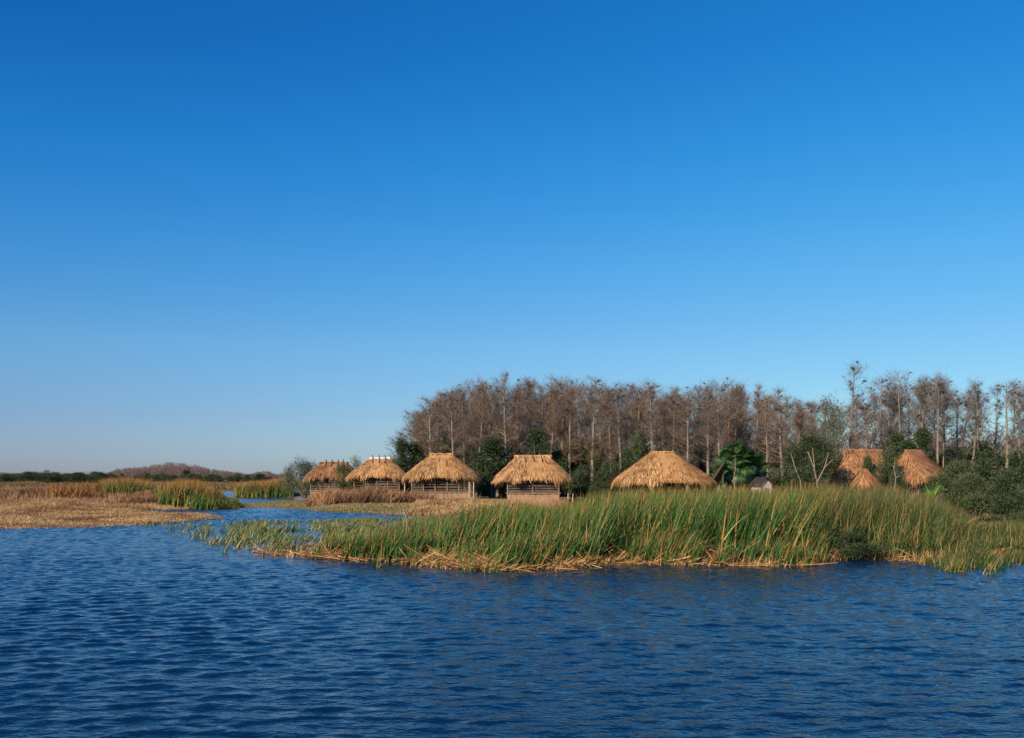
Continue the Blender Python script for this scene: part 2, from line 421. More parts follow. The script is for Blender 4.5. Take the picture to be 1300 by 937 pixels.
def thatch(parent, f, n_f, mats, seed, fringe=.35, name='thatch_roof', lift=1.0):
    rg = np.random.default_rng(seed)
    mb = MB(); NP, NT = 72, 12
    ph = np.linspace(0, 2 * math.pi, NP, endpoint=False); tt = np.linspace(0, 1, NT)
    PH, TT = np.meshgrid(ph, tt)
    O = f(PH, TT)
    lump = (np.sin(PH * 5 + seed) + np.sin(PH * 11 + seed * 2) * .6) * .05
    O[..., 2] += lump * TT
    I = O.copy(); I[..., 2] -= .22; I[..., :2] *= .97
    idx = np.arange(NP * NT).reshape(NT, NP)
    def q(ix, fl):
        a = ix[:-1]; b = ix[1:]; a2 = np.roll(a, -1, 1); b2 = np.roll(b, -1, 1)
        F = np.stack([a, b, b2, a2], -1).reshape(-1, 4)
        return F[:, ::-1] if fl else F
    V = np.vstack([O.reshape(-1, 3), I.reshape(-1, 3)])
    e1 = idx[-1]; e2 = idx[-1] + NP * NT
    E = np.stack([e1, e2, np.roll(e2, -1), np.roll(e1, -1)], -1)
    c0 = O[0].mean(0) + np.array([0, 0, .02])
    V = np.vstack([V, c0[None]])
    mb.add(V, np.vstack([q(idx, False), q(idx + NP * NT, True), E]))
    mb.add(np.vstack([O[0], c0[None]]), [[i, (i + 1) % NP, NP] for i in range(NP)])
    # frond tips laid down the slope, layer over layer
    n = int(n_f * 1.5)
    phi = rg.uniform(0, 2 * math.pi, n); t = np.sqrt(rg.uniform(0.0, 1, n)) * .98
    rows = 9; t = np.where(rg.uniform(size=n) < .7, (np.floor(t * rows) + rg.uniform(.55, 1, n)) / rows, t)
    nfr = int(n * fringe); t[:nfr] = rg.uniform(.9, 1.0, nfr); t = np.clip(t, 0, 1)
    p0 = f(phi, t); p0[..., 2] += (np.sin(phi * 5 + seed) + np.sin(phi * 11 + seed * 2) * .6) * .05 * t
    p1 = f(phi, np.minimum(t + .02, 1.02)); d = p1 - f(phi, t)
    d /= np.linalg.norm(d, axis=1)[:, None] + 1e-9
    side = np.cross(d, [0, 0, 1]); side /= np.linalg.norm(side, axis=1)[:, None] + 1e-9
    nrm = np.cross(side, d); nrm *= np.sign(nrm[:, 2:3] + 1e-6)
    Ln = rg.uniform(.35, .75, n); Wn = rg.uniform(.022, .075, n)
    Ln[:nfr] = rg.uniform(.18, .46, nfr) * (1 + .4 * np.sin(phi[:nfr] * 9 + seed) + .35 * np.sin(phi[:nfr] * 23 + 2 * seed))
    d2 = d + side * rg.normal(0, .22, n)[:, None] + nrm * rg.uniform(.0, .15, n)[:, None] * lift
    d3 = d2.copy(); d3[:, 2] -= .25
    d3[:nfr, 2] -= .9
    s0 = p0 + nrm * .015; s1 = s0 + d2 * Ln[:, None] * .5; s2 = s1 + d3 * Ln[:, None] * .5
    w0 = side * Wn[:, None] * .5
    V = np.stack([s0 - w0 * .6, s0 + w0 * .6, s1 - w0, s1 + w0, s2 - w0 * .3, s2 + w0 * .3], 1).reshape(-1, 3)
    b0 = np.arange(n)[:, None] * 6
    F = np.vstack([b0 + np.array([0, 1, 3, 2]), b0 + np.array([2, 3, 5, 4])])
    mb.add(V, F)
    return mb.build(name, mats, parent)

def pole(parent, name, a, b, r, m, n=6, bend=0.0):
    mb = MB(); a = np.array(a, float); b = np.array(b, float)
    k = np.linspace(0, 1, 4)[:, None]
    pts = a + (b - a) * k + np.array([bend, 0, 0]) * np.sin(k * math.pi)
    mb.tube(pts, np.linspace(r, r * .85, 4), n)
    return mb.build(name, m, parent, True)

def ridge_cap(parent, hl, hd, z, m, seed, name='ridge_cap', h=.30, skew=0):
    mb = MB(); rg = np.random.default_rng(seed)
    k = np.linspace(-hl, hl, 14); prof = [(-hd, -h), (-hd * .8, -.02), (-hd * .3, .07), (hd * .3, .07), (hd * .8, -.02), (hd, -h)]
    V = []
    for x in k:
        for (y, zz) in prof: V.append((x + skew, y + rg.normal() * .02, z + zz + rg.normal() * .025))
    n = len(prof); F = []
    for i in range(len(k) - 1):
        for j in range(n - 1): F.append([i * n + j, (i + 1) * n + j, (i + 1) * n + j + 1, i * n + j + 1])
        F.append([i * n, i * n + n - 1, (i + 1) * n + n - 1, (i + 1) * n])
    for i in (0, len(k) - 1):
        F.append([i * n, i * n + 1, i * n + 4, i * n + 5]); F.append([i * n + 1, i * n + 2, i * n + 3, i * n + 4])
    mb.add(V, F)
    if name == 'ridge_cap':
        q = 420; P = np.stack([rg.uniform(-hl, hl, q) + skew, rg.choice([-1, 1], q) * rg.uniform(hd * .3, hd, q), np.full(q, z + .03)], -1)
        D = np.stack([rg.normal(0, .08, q), np.sign(P[:, 1]) * .16, -rg.uniform(.25, .5, q)], -1)
        P[:, 2] -= (np.abs(P[:, 1]) - hd * .3) * .35
        ribbons(mb, P, D, .09)
    return mb.build(name, m, parent)

def crossed_poles(parent, xs, z, m, drop=.66, spread=.95, over=.30, r=.038, lean=.12):
    for x in xs:
        for s in (-1, 1):
            pole(parent, 'ridge_pole', (x + lean * 1.2, s * spread, z - drop + .12), (x - lean * .3, -s * over * .5, z + over), r, m)

def slat_bay(parent, x0, x1, y, z0, z1, n, m, side=False):
    mb = MB(); h = (z1 - z0) / n
    for i in range(n):
        c = ((x0 + x1) / 2, y + random.uniform(-.01, .01), z0 + (i + .5) * h)
        s = (abs(x1 - x0), .025, h * random.uniform(.4, .78))
        if side: c = (c[1], c[0], c[2]); s = (s[1], s[0], s[2])
        mb.box(c, s)
    return mb.build('slat_wall', m, parent)

def plank_wall(parent, x0, x1, y, z0, z1, m, side=False, w=.16, name='skirt_boards'):
    mb = MB(); n = max(1, int((x1 - x0) / w)); ww = (x1 - x0) / n
    for i in range(n):
        dz = random.uniform(-.05, .02)
        c = (x0 + (i + .5) * ww, y + random.uniform(-.012, .012), (z0 + z1) / 2 + dz / 2)
        s = (ww * .93, .03, z1 - z0 + dz)
        if side: c = (c[1], c[0], c[2]); s = (s[1], s[0], s[2])
        mb.box(c, s)
    return mb.build(name, m, parent)

def hut(name, label, X, Y, rz, a, bb, r, zr, ze, nf, mats, wall=None, cap=None, poles=None, floor=.78, wx=None, bays=4,
        c=.12, seed=1, skew=0.0, opening=None, group='thatched huts by the water'):
    gz = float(ground_z(X, Y)) if Y > 62 else .3
    o = empty(name, (X, Y, gz), rz)
    tag(o, label, 'thatched hut', group)
    zr -= gz; ze -= gz
    f = roof_fn(a, bb, r, c, zr, ze, skew=skew)
    thatch(o, f, nf, mats, seed)
    wx = wx or a * .74; wy = bb * .7; top = ze + .45
    xs = np.linspace(-wx, wx, bays + 1)
    for x in xs:
        for y in (-wy, wy): pole(o, 'post', (x, y, -.1), (x, y, top), .07, M['wood'], bend=random.uniform(-.04, .04))
    for x in (-wx, wx): pole(o, 'post', (x, 0, -.1), (x, 0, top + .3), .07, M['wood'])
    mb = MB(); mb.box((0, 0, floor - .04), (2 * wx + .16, 2 * wy + .16, .07)); mb.build('floor_deck', M['wood'], o)
    for s in (-1, 1):
        mb = MB(); mb.box((0, s * (wy + .10), floor + .03), (2 * wx + .3, .06, .09)); mb.build('rail', M['wood'], o)
    mb = MB(); mb.tube([(-a * .85, -wy, top - .05), (0, -wy, top - .04), (a * .85, -wy, top - .05)], .06); mb.build('eave_beam', M['wood'], o)
    mb = MB(); mb.tube([(-a * .85, wy, top - .05), (0, wy, top - .04), (a * .85, wy, top - .05)], .06); mb.build('eave_beam', M['wood'], o)
    if wall:
        for i in range(bays):
            if opening is not None and i in opening:
                continue
            slat_bay(o, xs[i] + .09, xs[i + 1] - .09, -wy, floor + .1, top - .12, 7, M['slat'])
        for i in range(bays): slat_bay(o, xs[i] + .09, xs[i + 1] - .09, wy, floor + .1, top - .12, 7, M['slat'])
        for s in (-1, 1): slat_bay(o, -wy + .09, wy - .09, s * wx, floor + .1, top - .12, 7, M['slat'], side=True)
        plank_wall(o, -wx, wx, -wy - .03, 0.0, floor - .1, M['skirt'])
        for s in (-1, 1): plank_wall(o, -wy, wy, s * (wx + .03), 0.0, floor - .1, M['skirt'], side=True)
        mb = MB(); mb.box((0, 0, (floor + top) / 2), (wx * 1.2, wy * .9, top - floor - .3)); mb.build('interior_shade_block', M['dark'], o)  # near-black box added as interior shade behind the slat gaps
    if cap: ridge_cap(o, r + cap[0], cap[1], zr + .04, cap[2], seed, name=cap[3] if len(cap) > 3 else 'ridge_cap', skew=skew)
    if poles: crossed_poles(o, [p + skew for p in poles], zr + .05, M['pipe'])
    return o

def XY(px, Y): return (px - 650) / 1250 * Y

th = [M['thatch']]
hut('thatched_hut', 'small golden thatched hut half hidden by bushes, farthest left of the row', XY(424, 111), 111, R(-8), 2.9, 2.3, 1.55, 4.3, 2.72, 3200,
    [M['thatch_red']], wall=True, cap=(.1, .22, M['thatch_red']), poles=(-.9, -.2, .5, 1.1), seed=3)
hut('thatched_hut', 'thatched hut with a white sheet along its ridge, left of the widest left-hand roof', XY(482, 104), 104, R(-3), 3.05, 2.5, 1.05, 4.65, 2.88, 3600,
    th, wall=True, cap=(.02, .16, M['white'], 'ridge_sheet'), poles=(-.75, -.05, .6), seed=5, opening=(0,), wx=2.35)
hut('thatched_hut', 'thatched hut on board skirting beside two pale posts, third from the left', XY(560.5, 99), 99, R(4), 3.6, 2.8, 1.1, 4.95, 2.82, 4600,
    th, wall=True, cap=(.05, .2, M['thatch']), seed=8, wx=2.9, bays=5, poles=None)
hut('thatched_hut', 'thatched hut with slatted wall and three dark crossed ridge poles, behind the reeds', XY(676.5, 92), 92, R(0), 3.45, 2.7, 1.55, 4.62, 2.62, 4400,
    th, wall=True, cap=(.2, .3, M['thatch']), poles=(-.85, -.05, .7), seed=12, wx=2.35, bays=2)
hut('thatched_hut', 'widest golden thatched roof standing low behind the tall reeds', XY(840.5, 84), 84, R(3), 4.05, 3.1, 1.0, 4.75, 2.42, 6000,
    th, wall=None, cap=(.02, .16, M['thatch']), seed=17, bays=5, wx=3.2)
hut('thatched_hut', 'reddish square-topped thatched hut behind branches, left of the right-hand pair', XY(1096, 88), 88, R(0), 2.45, 2.4, 1.5, 5.05, 2.6, 3400,
    [M['thatch_red']], wall=None, cap=(.15, .3, M['thatch_red']), poles=(-1.0, 0, .9), seed=21, bays=3)
hut('thatched_hut', 'reddish thatched hut seen cornerwise at the far right of the row', XY(1160, 88), 88, R(34), 3.1, 2.9, 1.1, 5.0, 2.5, 4600,
    [M['thatch_red']], wall=None, cap=(.02, .16, M['thatch_red']), seed=25, bays=3)
# ladder poles that stick up from the rearmost roofs
for px, Y, z0, z1, lab in [(885, 82, .3, 1.9, 'short pale post right of the widest thatched roof'), (894.5, 82, .3, 1.85, 'pale post nearest the dark lean-to'),
                           (595.5, 96, .3, 2.2, 'left one of two pale posts beside the third hut'), (601, 95.5, .3, 2.15, 'right one of two pale posts beside the third hut'),
                           (513.5, 97, .3, 2.1, 'grey post in the gap between the second and third huts'),
                           (721, 91, .3, 1.25, 'left stub post right of the slatted hut'), (727, 91, .3, 1.15, 'right stub post right of the slatted hut')]:
    p = pole(None, 'wooden_post', (0, 0, -.1), (.03, 0, z1 - z0), .075, M['pole'], n=8)
    p.location = (XY(px, Y), Y, z0); tag(p, lab, 'post', 'posts standing near the huts')

# low thatch cone in front of the right-hand huts
o = empty('thatched_shelter', (XY(1098, 82), 82, .35)); tag(o, 'low thatched shelter in front of the reddish square-topped hut', 'shelter')
thatch(o, roof_fn(1.05, 1.0, .15, .1, 3.0, 1.75), 1300, [M['thatch_red']], 31)
for x, y in ((-.6, -.6), (.6, -.6), (-.6, .6), (.6, .6)): pole(o, 'post', (x, y, -.1), (x, y, 2.0), .06, M['pole'])

# lean-to seen from below; underside shade is put into its near-black thatch
o = empty('lean_to', (XY(908, 83), 83, .35)); tag(o, 'weathered palm lean-to coloured black for its underside shade, propped right of the widest thatched roof', 'lean-to')
mb = MB(); rg = np.random.default_rng(4)
c4 = [np.array(p, float) for p in ((-.85, -.8, 1.5), (.15, .9, 1.2), (1.05, .9, 3.3), (.5, -.8, 3.55))]
n_ = np.cross(c4[1] - c4[0], c4[3] - c4[0]); n_ /= np.linalg.norm(n_)
V = np.array(c4 + [p + n_ * .14 for p in c4])
mb.add(V, [[0, 1, 2, 3], [7, 6, 5, 4], [0, 4, 5, 1], [1, 5, 6, 2], [2, 6, 7, 3], [3, 7, 4, 0]])
u = rg.uniform(0, 1, (900, 2)); P = (c4[0] * (1 - u[:, :1]) + c4[1] * u[:, :1]) * (1 - u[:, 1:]) + (c4[3] * (1 - u[:, :1]) + c4[2] * u[:, :1]) * u[:, 1:]
D = (c4[0] - c4[3])[None] * rg.uniform(.12, .3, (900, 1)) + rg.normal(0, .09, (900, 3))
ribbons(mb, P, D, .1); mb.build('thatch_panel', M['thatch_old_shaded'], o)
for x, y, z in ((.6, -.3, 3.1), (.85, 1.0, 2.9), (-.7, 0, 1.45)): pole(o, 'post', (x, y, -.1), (x, y, z), .06, M['bark_dark'])

# pale shed
o = empty('shed', (XY(967, 80), 80, .3), R(28)); tag(o, 'small whitewashed shed with a dark pitched roof beside the palm', 'shed')
mb = MB(); hw, hd, h, pk = .62, .5, 1.75, 2.3
V = [(-hw, -hd, 0), (hw, -hd, 0), (hw, -hd, h), (0, -hd, pk), (-hw, -hd, h), (-hw, hd, 0), (hw, hd, 0), (hw, hd, h), (0, hd, pk), (-hw, hd, h)]
mb.add(V, [[0, 1, 2, 4], [5, 9, 7, 6], [0, 4, 9, 5], [1, 6, 7, 2]]); mb.add(V, [[4, 2, 3], [9, 8, 7]])
mb.build('wall', noisy('chalky_wall', (.42, .34, .30), (.74, .66, .60), 2.2), o)
for s in (-1, 1):
    mb = MB(); L_ = math.hypot(hw, pk - h) + .3; a_ = math.atan2(pk - h, hw) * s
    mb.box((s * (hw / 2 + .1), 0, (h + pk) / 2 + .02 - .06), (L_, 2 * hd + .35, .05), M=Matrix.Rotation(a_, 4, 'Y'))
    mb.build('roof_slope', M['dark'], o)
mb = MB(); mb.box((0.05, -hd - .015, .75), (.42, .03, 1.35)); mb.build('door', M['wood'], o)

# ------------------------------------------------------------------ trees
def cypress(seed, h=15.0, dens=1.0, spread=1.0, epi=.5, grey=False, fork=False, low=.25):
    """returns (trunk mesh, crown mesh) of a bare cypress"""
    global rng
    rg = np.random.default_rng(seed); save = rng; rng = rg
    tk = MB(); k = np.linspace(0, 1, 9)
    wx = rg.normal(0, .10, 9).cumsum() * .35; wy = rg.normal(0, .10, 9).cumsum() * .35
    wx -= wx[0]; wy -= wy[0]
    ctr = np.stack([wx, wy, k * h], -1)
    r0 = h * .0125
    rad = r0 * ((1 - k) ** .8 * .95 + .07); rad[0] *= 1.7; rad[1] *= 1.1
    tk.tube(ctr, rad, 7)
    def at(t):
        return np.stack([np.interp(t, k, ctr[:, i]) for i in range(3)], -1)
    cr = MB()
    nb = int(58 * dens)
    ts = np.sort(low + (1 - low) * rg.uniform(0, 1, nb) ** .85)
    A2 = []; D2 = []
    pw = rg.uniform(1.2, 4.5); g0 = rg.uniform(0, 6.28)
    for t in ts:
        p = at(np.array([t]))[0]; az = rg.uniform(0, 2 * math.pi)
        ln = spread * (.55 + 2.3 * (1 - t ** pw) ** .55 * rg.uniform(.4, 1.2)) * min(1, .3 + (t - low) * 2.6) * (1 + .35 * math.sin(az + g0) + .3 * math.sin(t * 17 + g0))
        if rg.uniform() < .08: ln *= 1.4
        el = R(rg.uniform(2, 46) + 16 * t)
        d = np.array([math.cos(az) * math.cos(el), math.sin(az) * math.cos(el), math.sin(el)])
        q = p + d * ln * .5; e = q + (d + np.array([0, 0, .25])) * ln * .5
        rb = r0 * (.30 * (1 - t) + .09)
        tk.tube([p, q, e], [rb, rb * .65, rb * .3], 3, cap=False)
        m_ = int(7 + ln * 9)
        s = rg.uniform(.15, 1.0, m_)[:, None]
        pp = p + (e - p) * s + np.array([0, 0, -.05]) * np.sin(s * 3.14)
        dd = d[None] * .55 + rg.normal(0, .55, (m_, 3)) + np.array([0, 0, .30]); dd /= np.linalg.norm(dd, axis=1)[:, None]
        L2 = rg.uniform(.35, .95, m_)[:, None] * (1 - .3 * s)
        A2.append(pp); D2.append(dd * L2)
    # bunch of fine twigs near the top
    m_ = int(60 * dens); t = rg.uniform(.8, 1, m_); pp = at(t); dd = rg.normal(0, .6, (m_, 3)) + [0, 0, .5]
    A2.append(pp); D2.append(dd * .8)
    A2 = np.vstack(A2); D2 = np.vstack(D2)
    ribbons(cr, A2, D2, .024)
    for rep in range(2):
        s = rg.uniform(.2, 1, len(A2))[:, None]
        A3 = A2 + D2 * s; D3 = D2 * .5 + rg.normal(0, .30, A2.shape) + [0, 0, .06]
        ribbons(cr, A3, D3, .019)
    # air plants: dark bunches in the upper crown
    ne = int(26 * epi)
    if ne:
        idx = rg.choice(len(A2), ne, p=(A2[:, 2] ** 3) / (A2[:, 2] ** 3).sum())
        P = np.repeat(A2[idx] + D2[idx] * .6, 22, 0); D = rg.normal(0, 1, (len(P), 3)); D /= np.linalg.norm(D, axis=1)[:, None]
        ribbons(cr, P, D * rg.uniform(.12, .34, (len(P), 1)), .07, mi=1)
    rng = save
    tm = tk.mesh('trunk', M['bark'], True); cm = cr.mesh('crown', [M['twig_grey'] if grey else M['twig'], M['epi']])
    return tm, cm

CY = [cypress(100 + i, dens=d, spread=s, epi=e, grey=g, low=l) for i, (d, s, e, g, l) in enumerate([
    (1.15, 1.0, .6, False, .22), (1.3, .85, .4, False, .18), (1.0, 1.15, .8, False, .28), (1.2, .75, .3, False, .30),
    (1.4, 1.0, .5, True, .2), (.75, 1.0, 1.0, True, .35), (.5, 1.25, .9, True, .42), (1.1, 1.3, .5, False, .3),
    (1.25, 1.1, .2, False, .24), (.9, .9, .7, True, .4), (1.3, .95, .5, False, .15), (.35, .7, .2, True, .3)])]
def put_cypress(v, X, Y, h, label, group, rz=None, sx=1.0):
    o = empty('bare_cypress_tree', (X, Y, .3), random.uniform(0, 6.28) if rz is None else rz)
    o.rotation_euler = (R(random.gauss(0, 2.4)), R(random.gauss(0, 2.4)), o.rotation_euler[2]); sx *= random.uniform(.8, 1.35)
    s = h / 15.0; sw = s * .5 + .5
    o.scale = (sw * sx, sw * sx, s)
    tag(o, label, 'tree', group)
    link('trunk', CY[v][0], o); link('crown', CY[v][1], o)
    return o

prof_px = [470, 497, 510, 530, 550, 580, 620, 650, 700, 735, 760, 785, 830, 870, 905, 945, 985, 1020, 1045, 1075, 1100, 1115, 1145, 1180, 1195, 1215, 1240, 1260, 1300, 1420]
prof_py = [598, 562, 545, 518, 500, 488, 482, 485, 487, 481, 492, 479, 495, 496, 490, 489, 499, 512, 506, 500, 500, 482, 480, 482, 474, 492, 486, 477, 477, 480]
def hgt(px, Y): return 2.3 + (606 - np.interp(px, prof_px, prof_py)) * Y / 1250
front = [508, 523, 537, 548, 557, 566, 590, 603, 617, 632, 645, 658, 671, 684, 697, 712, 724, 737, 752, 765, 778, 790, 803, 815,
         828, 841, 852, 862, 886, 899, 928, 943, 958, 975, 1012, 1030, 1046, 1058, 1090, 1102, 1117, 1132, 1147, 1160, 1174, 1215, 1232,
         1247, 1262, 1278, 1295, 1320, 1345]
GF = 'bare cypresses along the front of the wood'; GB = 'bare cypresses deeper in the wood'; GR = 'bare cypresses of the thin stand on the right'
random.seed(11)
MARK = [(500, 'the left end of the wood'), (578, 'the thick pale trunk'), (653, 'the left ridge end of the slatted hut'), (700, 'the right ridge end of the slatted hut'),
        (781, 'the left eave of the widest roof'), (835, 'the middle of the widest roof'), (908, 'the dark lean-to'), (967, 'the whitewashed shed'),
        (995, 'the slender white-trunked cypress'), (1034, 'the forked green tree'), (1075, 'the tallest thin cypress'), (1125, 'the gap between the right-hand huts'),
        (1189, 'the pale-trunked cypress'), (1243, 'the large rounded bush')]
ORD = ['first', 'second', 'third', 'fourth', 'fifth', 'sixth', 'seventh', 'eighth', 'ninth']
_seen = {}
def mark_label(px):
    m_ = [m for m in MARK if m[0] <= px][-1][1]; k = _seen.get(m_, 0); _seen[m_] = k + 1
    return ORD[k] + ' front-row bare cypress right of ' + m_
for i, px in enumerate(front):
    Y = random.uniform(113, 122); thin = px > 1035
    h = hgt(px, Y) * random.uniform(.86, 1.03)
    put_cypress(random.choice([4, 5, 5, 6, 2, 9, 9, 10, 11] if thin else [0, 1, 2, 3, 10, 8, 7, 4, 9, 11, 8]), XY(px, Y), Y, h,
                mark_label(px),
                GR if thin else GF)
# trees that stand out
put_cypress(1, XY(578, 111), 111, 11.6, 'bare cypress with a thick pale straight trunk rising right behind the third hut', GF)
put_cypress(3, XY(995, 108), 108, 11.6, 'slender white-trunked cypress standing alone left of the forked green tree', GF)
put_cypress(7, XY(913, 110), 110, 12.4, 'broad bare cypress with wide pale limbs above the dark lean-to', GF)
put_cypress(6, XY(1075, 108), 108, 14.2, 'tallest thin cypress, sparse domed top against the sky above the right-hand huts', GR, sx=.8)
put_cypress(5, XY(1189, 106), 106, 13.2, 'pale-trunked cypress rising from behind the far right thatched hut', GR)
put_cypress(5, XY(1198, 109), 109, 12.6, 'thin leaning cypress close to the right of the pale-trunked one', GR)
put_cypress(2, XY(873, 112), 112, 11.8, 'bare cypress with short pale stubs above the right end of the widest roof', GF)
for row, (Ya, Yb, n, f) in enumerate([(123, 130, 40, .97), (130, 140, 42, .94), (141, 152, 40, .90), (153, 168, 36, .86)]):
    for i in range(n):
        px = 512 + (1400 - 512) * (i + random.uniform(0, 1)) / n
        if px > 1040 and (row > 1 or random.random() < .35): continue
        Y = random.uniform(Ya, Yb)
        px2 = px if px > 560 else px + 8
        put_cypress(random.choice([0, 1, 2, 3, 7, 4, 8, 10]), XY(px2, Y), Y, hgt(px2, Y) * f * random.uniform(.88, 1.02),
                    'bare brown cypress deep inside the wood, partly hidden by the front trees' if px < 1040 else 'bare cypress in the second row of the right-hand stand', GB)

# leafy bushes and small trees
def leafy(seed, h, w, nleaf, lm, size=.16, stems=5, conical=False, bark='bark_dark', lumps=22, gap=.0):
    rg = np.random.default_rng(seed); tk = MB(); cr = MB()
    global rng; save = rng; rng = rg
    cs = []
    for i in range(lumps):
        az = rg.uniform(0, 6.28); t = rg.uniform(.15, .95)
        rr = w * .5 * ((1 - t) * .9 + .1 if conical else math.sqrt(max(0.05, 1 - (2 * t - .8) ** 2 * .75))) * rg.uniform(.2, .85)
        cs.append((math.cos(az) * rr, math.sin(az) * rr, h * t, rg.uniform(.09, .24) * w * (1.1 - .55 * t if conical else 1)))
    cs.append((0, 0, h * .9, .15 * w))
    for i in range(stems):
        c = cs[i % len(cs)]
        b0 = np.array([rg.normal() * .12, rg.normal() * .12, -.1])
        mid = np.array([c[0] * .35 + rg.normal() * .1, c[1] * .35 + rg.normal() * .1, c[2] * .5])
        tk.tube([b0, mid, c[:3]], [h * .018, h * .012, h * .004], 5)
        for j in range(3):
            c2 = cs[rg.integers(len(cs))]
            tk.tube([mid, (mid + np.array(c2[:3])) / 2 + [0, 0, .1], c2[:3]], [h * .009, h * .006, h * .003], 4)
    per = nleaf // len(cs)
    for c in cs:
        u = rg.normal(size=(per, 3)); u /= np.linalg.norm(u, axis=1)[:, None]
        r_ = c[3] * rg.uniform(.35, 1.12, per)[:, None] ** .6
        sub = rg.normal(0, .10 * w / 3, (per // 12 + 1, 3)).repeat(12, 0)[:per]
        P = np.array(c[:3]) + u * r_ * [1, 1, .75] + sub
        P[:, 2] = np.maximum(P[:, 2], .05)
        D = u * .6 + rg.normal(0, .7, (per, 3)); D /= np.linalg.norm(D, axis=1)[:, None]
        ribbons(cr, P, D * size * rg.uniform(.6, 1.5, (per, 1)), size * .62)
        if rg.uniform() < .75:
            q = per // 5; u2 = rg.normal(size=(q, 3)); u2 /= np.linalg.norm(u2, axis=1)[:, None]; u2[:, 2] = np.abs(u2[:, 2]) * .8
            ribbons(cr, np.array(c[:3]) + u2 * c[3] * .5, u2 * c[3] * rg.uniform(.5, 1.1, (q, 1)), .022, mi=1)
    rng = save
    return tk.mesh('trunk', M[bark], True), cr.mesh('crown', [lm, M['twig_grey']])
LB = {'dark': [leafy(200 + i, 4, 4, 5200, M['leaf_dark']) for i in range(3)],
      'mid': [leafy(210 + i, 4, 4, 5200, M['leaf_mid']) for i in range(3)],
      'grey': [leafy(220 + i, 4, 4, 4200, M['leaf_grey'], size=.13, lumps=26) for i in range(2)],
      'cone': [leafy(230 + i, 6, 3.6, 5200, M['leaf_dark'], conical=True, lumps=30) for i in range(2)]}
_c = [0]
def bush(kind, X, Y, h, w, label, group=None, z=.3, name='bush', cat='bush'):
    _c[0] += 1; v = LB[kind][_c[0] % len(LB[kind])]; hh, w0 = (6, 3.6) if kind == 'cone' else (4, 4)
    o = empty(name, (X, Y, z), random.uniform(0, 6.28)); o.scale = (w / w0, w / w0, h / hh)
    tag(o, label, cat, group)
    link('trunk', v[0], o); link('crown', v[1], o)
    return o
def pbush(kind, px, Y, top, wpx, label, group=None, **k):
    return bush(kind, XY(px, Y), Y, 2.3 + (606 - top) * Y / 1250, wpx * Y / 1250 * (1.7 if kind == 'cone' else 1.15), label, group, **k)

G1 = 'bushes around the huts'
pbush('grey', 385, 117, 584, 46, 'grey-green feathery bush left of the first hut', G1)
pbush('grey', 368, 119, 592, 26, 'low grey-green bush on the far left side of the first hut', G1)
pbush('mid', 437, 105, 591, 26, 'green bush growing in front of the first thatched hut', G1)
pbush('grey', 452, 109, 582, 24, 'green bush behind the gap between the first two huts', G1)
pbush('dark', 404, 113, 600, 24, 'dark bush under the left eave of the first hut', G1)
pbush('mid', 516, 104, 615, 14, 'small green bush between the second and third huts', G1)
pbush('cone', 510, 113, 556, 26, 'dark green tree at the left end of the wood', G1, name='evergreen_tree', cat='tree')
pbush('cone', 527, 114, 560, 34, 'green tree behind the left slope of the third hut', G1, name='evergreen_tree', cat='tree')
pbush('cone', 625, 104, 553, 40, 'tall dark cone-shaped tree between the third hut and the slatted hut', G1, name='evergreen_tree', cat='tree')
pbush('cone', 608, 107, 572, 30, 'dark tree just right of the third hut', G1, name='evergreen_tree', cat='tree')
pbush('dark', 640, 106, 572, 36, 'dark bush behind the left slope of the slatted hut', G1)
pbush('cone', 681, 112, 542, 34, 'dark leafy tree rising above the slatted hut', G1, name='evergreen_tree', cat='tree')
pbush('dark', 741, 98, 592, 40, 'dark bush right of the slatted hut', G1)
pbush('dark', 772, 100, 585, 40, 'dark bush at the left end of the widest roof', G1)
pbush('mid', 812, 108, 551, 34, 'rounded green tree above the left slope of the widest roof', G1, name='leafy_tree', cat='tree')
pbush('dark', 795, 105, 572, 34, 'dark bush below the rounded green tree', G1)
pbush('dark', 762, 88, 612, 34, 'low dark bush in the reeds left of the widest roof', G1)
pbush('dark', 1012, 92, 580, 30, 'dark bush left of the forked green tree', G1)
pbush('mid', 985, 92, 598, 24, 'low bush right of the whitewashed shed', G1)
pbush('grey', 1052, 104, 512, 38, 'sparse grey-green leafy tree left of the tallest thin cypress', G1, name='evergreen_tree', cat='tree')
pbush('mid', 1062, 94, 585, 26, 'mid-green bush left of the reddish square-topped hut', G1)
pbush('mid', 1102, 85.2, 583, 20, 'leafy bush growing across the front of the square-topped hut', G1)
pbush('dark', 1117, 83, 588, 18, 'near-black bush right of the low thatched shelter', G1)
pbush('mid', 1130, 84, 571, 28, 'bush filling the gap between the two right-hand huts', G1)
pbush('dark', 1140, 82, 606, 26, 'low dark bush under the far right hut', G1)
pbush('cone', 1153, 102, 555, 30, 'dark leafy tree behind the far right hut', G1, name='evergreen_tree', cat='tree')
pbush('cone', 1172, 106, 542, 34, 'leafy tree among the thin cypresses above the far right hut', G1, name='evergreen_tree', cat='tree')
pbush('cone', 1138, 107, 545, 28, 'dark leafy tree above the gap of the right-hand huts', G1, name='evergreen_tree', cat='tree')
pbush('mid', 1190, 76, 604, 34, 'olive bush below the right eave of the far right hut', G1)
pbush('mid', 1213, 70, 588, 50, 'olive bush at the left side of the big right-hand thicket', G1)
pbush('dark', 1252, 64, 575, 66, 'large rounded dark bush in the middle of the right-hand thicket', G1)
pbush('dark', 1290, 58, 572, 60, 'large dark bush at the right edge of the photo', G1)
pbush('mid', 1238, 54, 604, 46, 'low olive bush in front of the large rounded dark bush', G1)
pbush('dark', 1276, 50, 608, 44, 'low dark bush at the water side of the right-hand thicket', G1)
